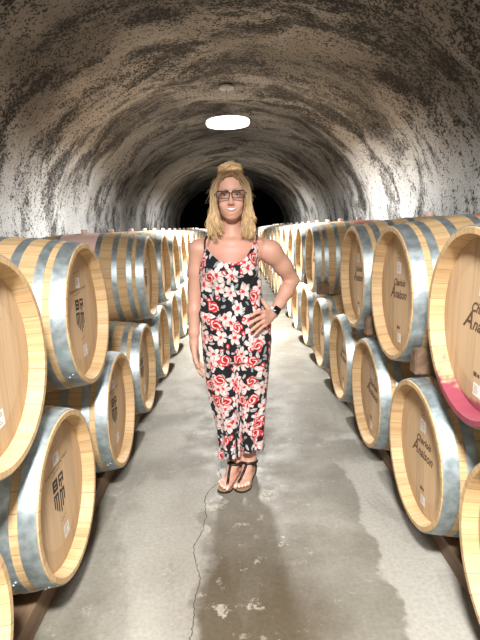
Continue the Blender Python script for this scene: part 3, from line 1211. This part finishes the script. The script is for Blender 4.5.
# ---- face: eyes, brows, mouth
from mathutils.bvhtree import BVHTree
skin_tree = BVHTree.FromPolygons([tuple(q) for q in P], [tuple(map(int, q)) for q in Fc])


def fp(x_, z_, off):
    hit = skin_tree.ray_cast(Vector((x_, -.2, z_)), Vector((0, 1, 0)), .25)[0]
    return (x_ - BX, (hit.y if hit else -.08) - off, z_)


for s in (-1, 1):
    ex = -.014 + s * .031
    m = MB()
    bm = bmesh.new(); bmesh.ops.create_uvsphere(bm, u_segments=20, v_segments=14, radius=.0118)
    for q in bm.verts:
        q.co += Vector((ex - BX, -.0775, 1.5225))
    m.bm(bm, 0, True)
    for rr_, yy_, mi in ((.0054, -.0885, 1), (.0024, -.0897, 2)):
        pts = [(ex - BX + rr_ * math.cos(a), yy_, 1.5225 + rr_ * math.sin(a)) for a in np.linspace(0, 2 * PI, 16, endpoint=False)]
        m.add(pts + [(ex - BX, yy_ - .0012, 1.5225)], [(i, (i + 1) % 16, 16) for i in range(16)], mi)
    m.build('eye', [M['eyewhite'], M['iris'], M['frame']], person)
    m = MB()
    bp = [fp(ex + s * a, b, -.0002) for a, b in ((-.019, 1.5400), (-.006, 1.5455), (.010, 1.5480), (.023, 1.5405))]
    m.tube(catmull(bp, 4), list(np.interp(np.linspace(0, 1, 13), [0, .3, 1], [.0020, .0024, .0010])), 7)
    m.build('eyebrow', M['brow'], person)
    m = MB()
    lp = [(ex - BX + a * .0145, -.0895 + .005 * a * a, 1.5262 - .0042 * a * a) for a in np.linspace(-1, 1, 9)]
    m.tube(lp, [.0006, .0012, .0015, .0016, .0016, .0016, .0015, .0012, .0006], 6)
    m.build('eyelashes', M['frame'], person)
def mouth_curve(zc, sag, half, n=15):
    """curved like a smile: the corners stand higher than the middle"""
    return [(-.014 + half * a, zc + sag * a * a) for a in np.linspace(-1, 1, n)]


MU = mouth_curve(1.4612, .0060, .0295)                  # lower edge of the upper lip
ML = mouth_curve(1.4488, .0184, .0295)                  # upper edge of the lower lip
m = MB()
for cv_, r0, dz in ((MU, .0034, .0020), (ML, .0042, -.0024)):
    pts = [fp(a, b + dz * (1 - abs(k_ - 7) / 7 * .9), -.0008) for k_, (a, b) in enumerate(cv_)]
    m.tube(pts, [max(r0 * (1 - (abs(k_ - 7) / 7) ** 2.2 * .85), .0006) for k_ in range(15)], 10)
m.build('lips', M['lips'], person)
m = MB()
v = []
for (a, b), (c, d) in zip(MU, ML):
    for t in (0, .25, .5, .72):
        q = fp(a + (c - a) * t, b + (d - b) * t, .0004 + .0014 * math.sin(min(t, .7) / .7 * PI))
        v.append(q)
m.add(v, [(4 * k_ + j_, 4 * k_ + j_ + 1, 4 * k_ + j_ + 5, 4 * k_ + j_ + 4) for k_ in range(14) for j_ in range(3)], 0)
v = []
for (a, b), (c, d) in zip(MU, ML):
    for t in (.70, 1.0):
        v.append(fp(a + (c - a) * t, b + (d - b) * t, .0003))
m.add(v, [(2 * k_, 2 * k_ + 1, 2 * k_ + 3, 2 * k_ + 2) for k_ in range(14)], 1)
m.build('teeth', [M['teeth'], M['mouth']], person)

# ---- glasses
gl = empty('glasses'); gl.parent = person
GZ, GY = 1.5225, -.1085
m = MB(); lens = []
for s in (-1, 1):
    cx = -.014 - BX + s * .0360
    w2, h2, cr = .0300, .0165, .007
    loop = []
    for (qx, qz, a0) in ((w2 - cr, h2 - cr, 0), (-w2 + cr, h2 - cr, 90), (-w2 + cr, -h2 + cr, 180), (w2 - cr, -h2 + cr, 270)):
        for a in (0, 30, 60, 90):
            t = math.radians(a0 + a)
            xx = cx + qx + cr * math.cos(t); zz = GZ + qz + cr * math.sin(t)
            loop.append((xx, GY + .9 * (xx + .014 + BX) ** 2 * 1.6 + .0 * zz, zz))
    lens.append(loop)
    m.tube(loop + [loop[0], loop[1]], .0020, 7, cap=False)
    m.tube([(cx - w2 * .9, loop[0][1] + .0, GZ + h2), (cx, GY + .002, GZ + h2 + .0008), (cx + w2 * .9, loop[0][1], GZ + h2)], .0028, 7)
m.tube([(-.014 - BX - .0065, GY + .001, GZ + .006), (-.014 - BX, GY - .001, GZ + .008), (-.014 - BX + .0065, GY + .001, GZ + .006)], .0020, 7)
m.build('spectacle_frame', M['frame'], gl)
for s in (-1, 1):
    m = MB()
    m.tube([(-.014 - BX + s * .066, GY + .009, GZ + .008), (-.014 - BX + s * .076, GY + .03, GZ + .006), (-.014 - BX + s * .081, .0, GZ), (-.014 - BX + s * .082, .02, GZ - .018)], .0021, 7)
    m.build('temple_arm', M['frame'], gl)
    m = MB()
    lp = lens[0 if s < 0 else 1]
    m.add([(a, b + .0004, c) for a, b, c in lp] + [(a, b + .0016, c) for a, b, c in lp], [tuple(range(16)), tuple(range(31, 15, -1))] + [(i, i + 16, (i + 1) % 16 + 16, (i + 1) % 16) for i in range(16)], 0, False)
    m.build('lens', M['lens'], gl)

# ---- hair: a body of hair and many separate locks
H = Field((-.20, -.13, 1.28), (.16, .16, 1.72), .0036)
H.ell((-.014, .018, 1.552), (.079, .094, .092), .01)
H.ell((-.014, .070, 1.47), (.085, .042, .11), .03)
H.chain([(-.084, -.005, 1.575), (-.090, -.012, 1.52), (-.100, -.016, 1.45), (-.110, -.026, 1.40), (-.110, -.04, 1.37)], [.010, .013, .020, .022, .012], .015)
H.chain([(.056, -.005, 1.575), (.062, -.012, 1.52), (.070, -.016, 1.45), (.076, -.026, 1.40), (.074, -.04, 1.37)], [.010, .013, .020, .021, .012], .015)
H.ell((-.010, .022, 1.640), (.050, .044, .030), .02)
H.ell((-.014, -.105, 1.515), (.060, .080, .104), .008, 'c')
H.cone((-.016, .012, 1.30), (-.016, .0, 1.44), .062, .056, .012, 'c')
HP, HF = H.surface()
HP = relax(HP, HF, 1, .4)
# strand-like ridges
ang = np.arctan2(HP[:, 0] + .014, -(HP[:, 1] - .02))
wv = np.sin(ang * 26 + HP[:, 2] * 40 + 2 * np.sin(HP[:, 2] * 70)) * .0016 + np.sin(ang * 61 + HP[:, 2] * 25) * .0009
dirv = HP - np.array((-.014, .02, 0)); dirv[:, 2] = 0
dirv /= np.maximum(np.linalg.norm(dirv, axis=1), 1e-5)[:, None]
HP = HP + dirv * wv[:, None]
mb = MB()
mb.add(HP - base, HF, 0)
hr = random.Random(21)


lock_tone = []


def lock(pts, r0, amp, turns, phase, n=4, strands=1, spread=.0):
    tone = hr.uniform(.6, 1.1)
    for k_ in range(strands):
        nb = len(mb.v)
        o_ = np.array([hr.gauss(0, spread) for _ in range(3)])
        c = catmull([np.array(q) + o_ * (1 if i_ else .5) * (.5 if i_ == len(pts) - 1 else 1) for i_, q in enumerate(pts)], 7)
        out = []
        ph = phase + hr.uniform(-.7, .7)
        for i_, q in enumerate(c):
            t = i_ / (len(c) - 1)
            a = ph + t * turns * 2 * PI
            out.append((q[0] + amp * t * math.cos(a) - BX, q[1] + amp * t * math.sin(a), q[2]))
        mb.tube(out, [r0 * (1 - .85 * (i_ / (len(c) - 1)) ** 2) for i_ in range(len(c))], n)
        lock_tone.append((nb, len(mb.v), tone * hr.uniform(.88, 1.12)))


for s in (-1, 1):
    cx = -.014
    for i in range(95):
        xo = hr.uniform(.054, .072)
        yy = hr.uniform(-.055, .06)
        wd = hr.uniform(.060, .118 if s < 0 else .106)
        end = hr.uniform(1.305, 1.36) if hr.random() < .7 else hr.uniform(1.36, 1.395)
        p = [(cx + s * hr.uniform(.03, .05), min(yy + .0, .05), 1.622 + hr.uniform(-.006, .006)), (cx + s * (xo + .012), yy - .002, 1.565),
             (cx + s * (xo + .020), yy - .012, 1.50), (cx + s * (.35 * xo + .65 * wd + .004), yy * .7 - .026, 1.43), (cx + s * wd, yy * .55 - .050, (1.43 + end) / 2),
             (cx + s * (wd + hr.uniform(-.03, .014)), yy * .5 - .062, end)]
        lock(p, hr.uniform(.0013, .0021), hr.uniform(.004, .009), hr.uniform(1.2, 2.2), hr.random() * 6.28, 4, 7, .0038)
    for i in range(18):                                      # fly-away hairs
        yy = hr.uniform(-.04, .05)
        z0 = hr.uniform(1.40, 1.62)
        x0 = .076 if z0 > 1.5 else .095
        p = [(cx + s * x0, yy, z0), (cx + s * (x0 + hr.uniform(.012, .024)), yy, z0 - .03), (cx + s * (x0 + hr.uniform(.012, .045)), yy - .01, z0 - hr.uniform(.04, .09))]
        lock(p, .0008, .006, 1.3, hr.random() * 6, 3, 2, .004)
for i in range(110):                                          # swept back from the forehead to the bun
    a = hr.uniform(-1.25, 1.25)
    p = [(-.014 + .060 * math.sin(a), -.040 * math.cos(a) - .008, 1.600 - .030 * abs(math.sin(a)) ** 2 * 1.6), (-.014 + .070 * math.sin(a), -.054 * math.cos(a) - .008, 1.617 - .032 * abs(math.sin(a)) ** 2 * 1.5), (-.014 + .062 * math.sin(a), -.030, 1.632 - .02 * abs(math.sin(a))),
         (-.012 + .048 * math.sin(a), -.008, 1.652 - .010 * abs(math.sin(a))), (-.012 + .030 * math.sin(a), .018, 1.672 - .006 * abs(math.sin(a)))]
    lock(p, hr.uniform(.0012, .0020), .002, 1, hr.random() * 6, 4, 4, .003)
for i in range(90):                                          # messy knot on the crown
    a = hr.uniform(0, 2 * PI)
    r1 = hr.uniform(.8, 1.15)
    el_ = hr.uniform(.1, 1.45)
    q = []
    for k_ in range(4):
        aa = a + k_ * .55; ee = el_ + k_ * hr.uniform(-.25, .3); rr_ = r1 * (1 + .07 * k_)
        q.append((-.010 + .050 * rr_ * math.cos(aa) * math.cos(ee), .024 + .042 * rr_ * math.sin(aa) * math.cos(ee), 1.634 + .036 * rr_ * math.sin(ee)))
    lock(q, hr.uniform(.0012, .0020), .004, 1.5, hr.random() * 6, 4, 5, .004)
hair = mb.build('hair', M['hair'], person)
hv = np.array(mb.v)
t = np.clip((1.60 - hv[:, 2]) / .16, 0, 1)
bun = np.clip((hv[:, 2] - 1.637) / .012, 0, 1)
t = np.maximum(t, bun)[:, None]
nz = rng.random(len(hv))[:, None]
HCl = np.array((.27, .155, .075)) * (1 - t) + np.array((.96, .70, .39)) * t
tone = np.full(len(hv), .72)
for a, b, c in lock_tone:
    tone[a:b] = c
color_attr(hair, HCl * (.96 + .1 * nz) * tone[:, None])

# ---- jumpsuit
ZT = 1.34
prof_z = [.70, .75, .79, .866, .93, 1.00, 1.08, 1.15, 1.20, 1.26, 1.34]
prof_l = [-.190, -.192, -.194, -.202, -.200, -.197, -.190, -.186, -.183, -.170, -.165]
prof_r = [.150, .160, .166, .163, .138, .118, .119, .116, .109, .120, .120]
prof_d = [.105, .110, .114, .116, .110, .104, .104, .108, .106, .090, .072]
prof_y = [.012, .012, .012, .010, .004, .002, -.002, -.008, -.006, .0, .006]


def tube_sdf(zs, cl, cr, hd, cy, zlo, zhi, fold=None):
    def fn(X, Y, Z):
        l = np.interp(Z, zs, cl); r_ = np.interp(Z, zs, cr); d = np.interp(Z, zs, hd); yy = np.interp(Z, zs, cy)
        cx = (l + r_) / 2; hw = (r_ - l) / 2
        if fold is not None:
            a = np.arctan2(X - cx, -(Y - yy))
            g = fold(a, Z)
        else:
            g = 0
        q = np.sqrt(((X - cx) / hw) ** 2 + ((Y - yy) / d) ** 2)
        dd = (q - 1) * np.minimum(hw, d) - g
        return np.maximum(dd, np.maximum(zlo - Z, Z - zhi)).astype(np.float32)
    return fn


def fold_top(a, Z):
    w_ = np.clip((Z - .84) / .06, 0, 1) * np.clip((1.22 - Z) / .12, 0, 1)
    return w_ * (.0045 * np.sin(7 * a + 9 * Z + .6) + .003 * np.sin(13 * a - 14 * Z)) + .003 * np.exp(-((Z - .955) / .03) ** 2) * np.sin(21 * a) + .006 * np.exp(-((Z - .93 - .02 * np.sin(3 * a)) / .022) ** 2)


def fold_leg(ph):
    def f(a, Z):
        w_ = np.clip((.80 - Z) / .35, 0, 1)
        return w_ * (.0055 * np.sin(5 * a + 4 * Z + ph) + .003 * np.sin(9 * a - 11 * Z + ph * 2)) + .0035 * np.sin(38 * Z + 3 * a + ph) * np.clip((.55 - Z) / .3, 0, 1) * .6
    return f


G = Field((-.25, -.19, .10), (.22, .17, 1.36), .0042)
G.put(tube_sdf(prof_z, prof_l, prof_r, prof_d, prof_y, .70, ZT, fold_top), (-.22, -.14, .69), (.19, .15, ZT), .006)
for s, cx in ((-1, -.090), (1, .030)):
    G.ell((cx, -.072, 1.165), (.058, .048, .058), .04)
lz = [.12, .142, .254, .34, .425, .54, .65, .72, .80]
G.put(tube_sdf(lz, [-.140, -.137, -.136, -.146, -.157, -.180, -.189, -.192, -.190], [-.020, -.020, -.020, -.010, -.004, .0, .004, .008, .01],
               [.082, .080, .076, .078, .082, .088, .098, .104, .10], [.030, .030, .030, .026, .02, .014, .012, .012, .012], .10, .80, fold_leg(.4)), (-.20, -.12, .10), (.02, .14, .80), .012)
G.put(tube_sdf(lz, [-.022, -.024, -.030, -.032, -.034, -.034, -.034, -.034, -.03], [.096, .100, .115, .120, .126, .138, .150, .156, .15],
               [.082, .080, .078, .080, .084, .090, .098, .104, .10], [.040, .040, .038, .034, .026, .016, .012, .012, .012], .10, .80, fold_leg(2.1)), (-.04, -.12, .10), (.17, .15, .80), .012)
GP, GF = G.surface()
GP = relax(GP, GF, 2, .5)
fx = GP[GF].mean(1)


def neck_z(X, Y):
    """top edge of the bodice: two points under the straps, a scoop between them, low at the sides"""
    f_ = np.interp(X, [-.20, -.172, -.152, -.125, -.09, -.055, -.02, .015, .045, .075, .100, .112, .125], [1.195, 1.215, 1.283, 1.255, 1.222, 1.208, 1.205, 1.209, 1.226, 1.268, 1.318, 1.27, 1.19])
    b_ = np.interp(X, [-.20, -.15, -.02, .10, .13], [1.195, 1.235, 1.20, 1.235, 1.19])
    t_ = np.clip((Y + .01) / .04, 0, 1)
    return f_ * (1 - t_) + b_ * t_


def hem_z(X, Y):
    right = X > -.022
    ph = np.arctan2(X + np.where(right, -.04, .08), -(Y - .03))
    return np.where(right, .190, .158) + .008 * np.sin(3 * ph + 1) + np.where(right, -.10, -.22) * 0


keep = (fx[:, 2] < neck_z(fx[:, 0], fx[:, 1])) & (fx[:, 2] > hem_z(fx[:, 0], fx[:, 1]))
GF = GF[keep]
used = np.unique(GF)
rem = np.full(len(GP), -1); rem[used] = np.arange(len(used))
GF = rem[GF]; GP = GP[used]
# pull the cut edges onto the exact neckline and hem
e = np.sort(np.concatenate([GF[:, [0, 1]], GF[:, [1, 2]], GF[:, [2, 3]], GF[:, [3, 0]]]), 1)
ue, ct = np.unique(e, axis=0, return_counts=True)
bd = np.unique(ue[ct == 1])
top = bd[GP[bd, 2] > .7]; bot = bd[GP[bd, 2] <= .7]
GP[top, 2] += np.clip(neck_z(GP[top, 0], GP[top, 1]) - GP[top, 2], -.008, .008)
GP[bot, 2] = hem_z(GP[bot, 0], GP[bot, 1])
js = link_mesh('jumpsuit', GP - base, GF, M['floral'], person)
uvl = js.data.uv_layers.new(name='UVMap')
cxz = np.where(GP[:, 2] > .72, -.02, np.where(GP[:, 0] > -.02, .055, -.095))
xc = np.interp(GP[:, 2], [.55, .80], [0, 1])
leg_c = np.where(GP[:, 0] > -.019, .055, -.095)
leg_r = .085
cc_ = -.02
A1 = np.arctan2(GP[:, 0] - cc_, -(GP[:, 1] - .01))
uv_u = A1 * .145
li = np.empty(len(js.data.loops), np.int32); js.data.loops.foreach_get('vertex_index', li)
U = uv_u[li].reshape(-1, 4)
per = 2 * PI * .145
U = np.where(U - U[:, :1] > per / 2, U - per, U); U = np.where(U - U[:, :1] < -per / 2, U + per, U)
UV = np.stack([U.ravel(), GP[li, 2]], 1).astype(np.float32)
uvl.data.foreach_set('uv', UV.ravel())
so = js.modifiers.new('cloth_thickness', 'SOLIDIFY'); so.thickness = .0018; so.offset = -1
# straps over the shoulders
for (a, pts) in ((0, [(-.152, -.060, 1.276), (-.150, -.040, 1.312), (-.142, .0, 1.334), (-.135, .045, 1.330), (-.128, .078, 1.29), (-.125, .088, 1.23)]),
                 (1, [(.101, -.050, 1.312), (.104, -.035, 1.322), (.106, .0, 1.333), (.104, .045, 1.330), (.10, .078, 1.29), (.095, .09, 1.23)])):
    m = MB(); m.tube([(q[0] - BX, q[1], q[2]) for q in catmull(pts, 5)], .0042, 8)
    m.build('shoulder_strap', M['black'], person)

# ---- sandals


def on_skin(p_, d, off, reach=.12):
    """lays a point on the skin, looking for it along -d from outside"""
    d = Vector(d).normalized(); p_ = Vector(p_)
    hit = skin_tree.ray_cast(p_ + d * reach, -d, reach * 1.6)[0]
    return tuple((hit if hit else p_) + d * off)


for i, F_ in enumerate(FEET):
    s = 1 if i == 0 else -1
    sd = empty('sandal'); sd.parent = person
    out = []
    for l, w_ in ((-.024, 0), (-.020, .018), (.0, .028), (.05, .029), (.09, .029), (.135, .040), (.17, .045), (.198, .040), (.214, .022), (.219, .004),
                  (.214, -.016), (.198, -.033), (.17, -.043), (.135, -.041), (.09, -.031), (.05, -.028), (.0, -.027), (-.020, -.018)):
        out.append((l, w_ * s))
    loop = catmull([(a, b, 0) for a, b in out + out[:1]], 3)[:-1]
    n = len(loop)
    m = MB()
    for (z0, z1, gi) in ((-SOLE + .0015, -.006, 1), (-.006, -.001, 0)):
        lo_ = [foot_pt(F_, q[0] * (1 if gi else .985), q[1] * (1 if gi else .96), z0) for q in loop]
        hi_ = [foot_pt(F_, q[0] * (1 if gi else .985), q[1] * (1 if gi else .96), z1) for q in loop]
        v = [(q[0] - BX, q[1], q[2]) for q in lo_ + hi_]
        ff = [tuple(range(n))[::-1], tuple(range(n, 2 * n))] + [(k_, (k_ + 1) % n, (k_ + 1) % n + n, k_ + n) for k_ in range(n)]
        m.add(v, ff, gi, False)
    m.build('sole', [M['sole'], M['black']], sd)
    sub = lambda q: (q[0] - BX, q[1], q[2])
    m = MB()
    ring = []
    for k_ in range(29):
        a = 2 * PI * k_ / 28
        c0 = Vector(foot_pt(F_, .030, 0, .074))
        d_ = (Vector(foot_pt(F_, .030 + .06 * math.cos(a), .05 * math.sin(a), .074 + .012 * math.cos(a))) - c0).normalized()
        hit = skin_tree.ray_cast(c0, d_, .16)[0]
        ring.append(sub(tuple((hit if hit else c0 + d_ * .035) + d_ * .0028)))
    m.tube(ring, .0075, 8, cap=False)
    m.build('ankle_strap', M['black'], sd)
    m = MB()
    mid = [foot_pt(F_, .182, s * .020, .0)] + [on_skin(foot_pt(F_, l, s * w_, .02), (0, 0, 1), .0028, .09) for l, w_ in ((.176, .020), (.158, .015), (.138, .009), (.118, .004), (.100, .001))]
    mid.append((ring[0][0] + BX, ring[0][1], ring[0][2]))
    m.tube([sub(q) for q in catmull(mid, 5)], .0075, 8)
    m.build('thong_strap', M['black'], sd)
    m = MB()
    for w_ in (-1, 1):
        m.tube([sub(q) for q in catmull([foot_pt(F_, .01, w_ * .029, -.004), foot_pt(F_, .012, w_ * .033, .03), foot_pt(F_, .022, w_ * .034, .078)], 4)], .0045, 6)
    hb = [foot_pt(F_, -.004, -.030, .07), foot_pt(F_, -.024, -.015, .078), foot_pt(F_, -.029, 0, .080), foot_pt(F_, -.024, .015, .078), foot_pt(F_, -.004, .030, .07)]
    m.tube([sub(q) for q in catmull(hb, 4)], .007, 6)
    m.build('heel_strap', M['black'], sd)

# ---- watch on the bent wrist
wt = empty('wristwatch'); wt.parent = person
wc = np.array((.180, -.0185, .942)); ax_ = np.array(el) - np.array(wr); ax_ = ax_ / np.linalg.norm(ax_)
nrm_ = np.array((.16, -1, .12)); nrm_ = nrm_ - ax_ * (nrm_ @ ax_); nrm_ /= np.linalg.norm(nrm_)
tn = np.cross(ax_, nrm_)
R_ = .0268
m = MB()
ring = [tuple(wc + R_ * (math.cos(a) * nrm_ + math.sin(a) * tn) - base) for a in np.linspace(0, 2 * PI, 33)]
v = []
for a in np.linspace(0, 2 * PI, 32, endpoint=False):
    d = math.cos(a) * nrm_ + math.sin(a) * tn
    for o_, rr_ in ((-.010, R_ - .0015), (-.010, R_ + .001), (.010, R_ + .001), (.010, R_ - .0015)):
        v.append(tuple(wc + d * rr_ + ax_ * o_ - base))
m.add(v, [(4 * i + j, 4 * i + (j + 1) % 4, 4 * ((i + 1) % 32) + (j + 1) % 4, 4 * ((i + 1) % 32) + j) for i in range(32) for j in range(4)])
m.build('watch_band', M['band'], wt)


def oriented_box(c, hx_, hy_, hz_, mat, name, par):
    bm = bmesh.new(); bmesh.ops.create_cube(bm, size=2)
    bmesh.ops.bevel(bm, geom=list(bm.edges), offset=.22, segments=3, affect='EDGES')
    for q in bm.verts:
        p_ = c + ax_ * q.co.x * hx_ + tn * q.co.y * hy_ + nrm_ * q.co.z * hz_ - base
        q.co = Vector(p_)
    mm = MB(); mm.bm(bm, 0, True)
    return mm.build(name, mat, par)


oriented_box(wc + nrm_ * (R_ + .002), .0205, .0185, .0045, M['steel'], 'watch_case', wt)
oriented_box(wc + nrm_ * (R_ + .0055), .0192, .0172, .0022, M['screen'], 'watch_screen', wt)

# ------------------------------------------------------------------ camera
f_ = 486.99
pitch, yaw, roll = math.radians(10.7935), math.radians(.1298), math.radians(-2.3764)
fw = Vector((math.sin(yaw) * math.cos(pitch), math.cos(yaw) * math.cos(pitch), -math.sin(pitch)))
rt = Vector((math.cos(yaw), -math.sin(yaw), 0))
up = rt.cross(fw)
r2 = rt * math.cos(roll) + up * math.sin(roll)
u2 = -rt * math.sin(roll) + up * math.cos(roll)
cd = bpy.data.cameras.new('camera')
cam = bpy.data.objects.new('camera', cd)
COL.objects.link(cam)
cd.sensor_fit = 'AUTO'
cd.sensor_width = 36
cd.lens = 36 * f_ / 640
cd.clip_start = .05
mw = Matrix.Identity(4)
for i in range(3):
    mw[i][0] = r2[i]; mw[i][1] = u2[i]; mw[i][2] = -fw[i]
mw.translation = (0, 0, 1.3715)
cam.matrix_world = mw
scene.camera = cam

w = bpy.data.worlds.new('world')
scene.world = w
w.use_nodes = True
w.node_tree.nodes['Background'].inputs[0].default_value = (0, 0, 0, 1)
w.node_tree.nodes['Background'].inputs[1].default_value = 0

vs_ = scene.view_settings
vs_.view_transform = 'Standard'
vs_.look = 'None'
vs_.gamma = 1
vs_.use_curve_mapping = False
vs_.exposure = .55
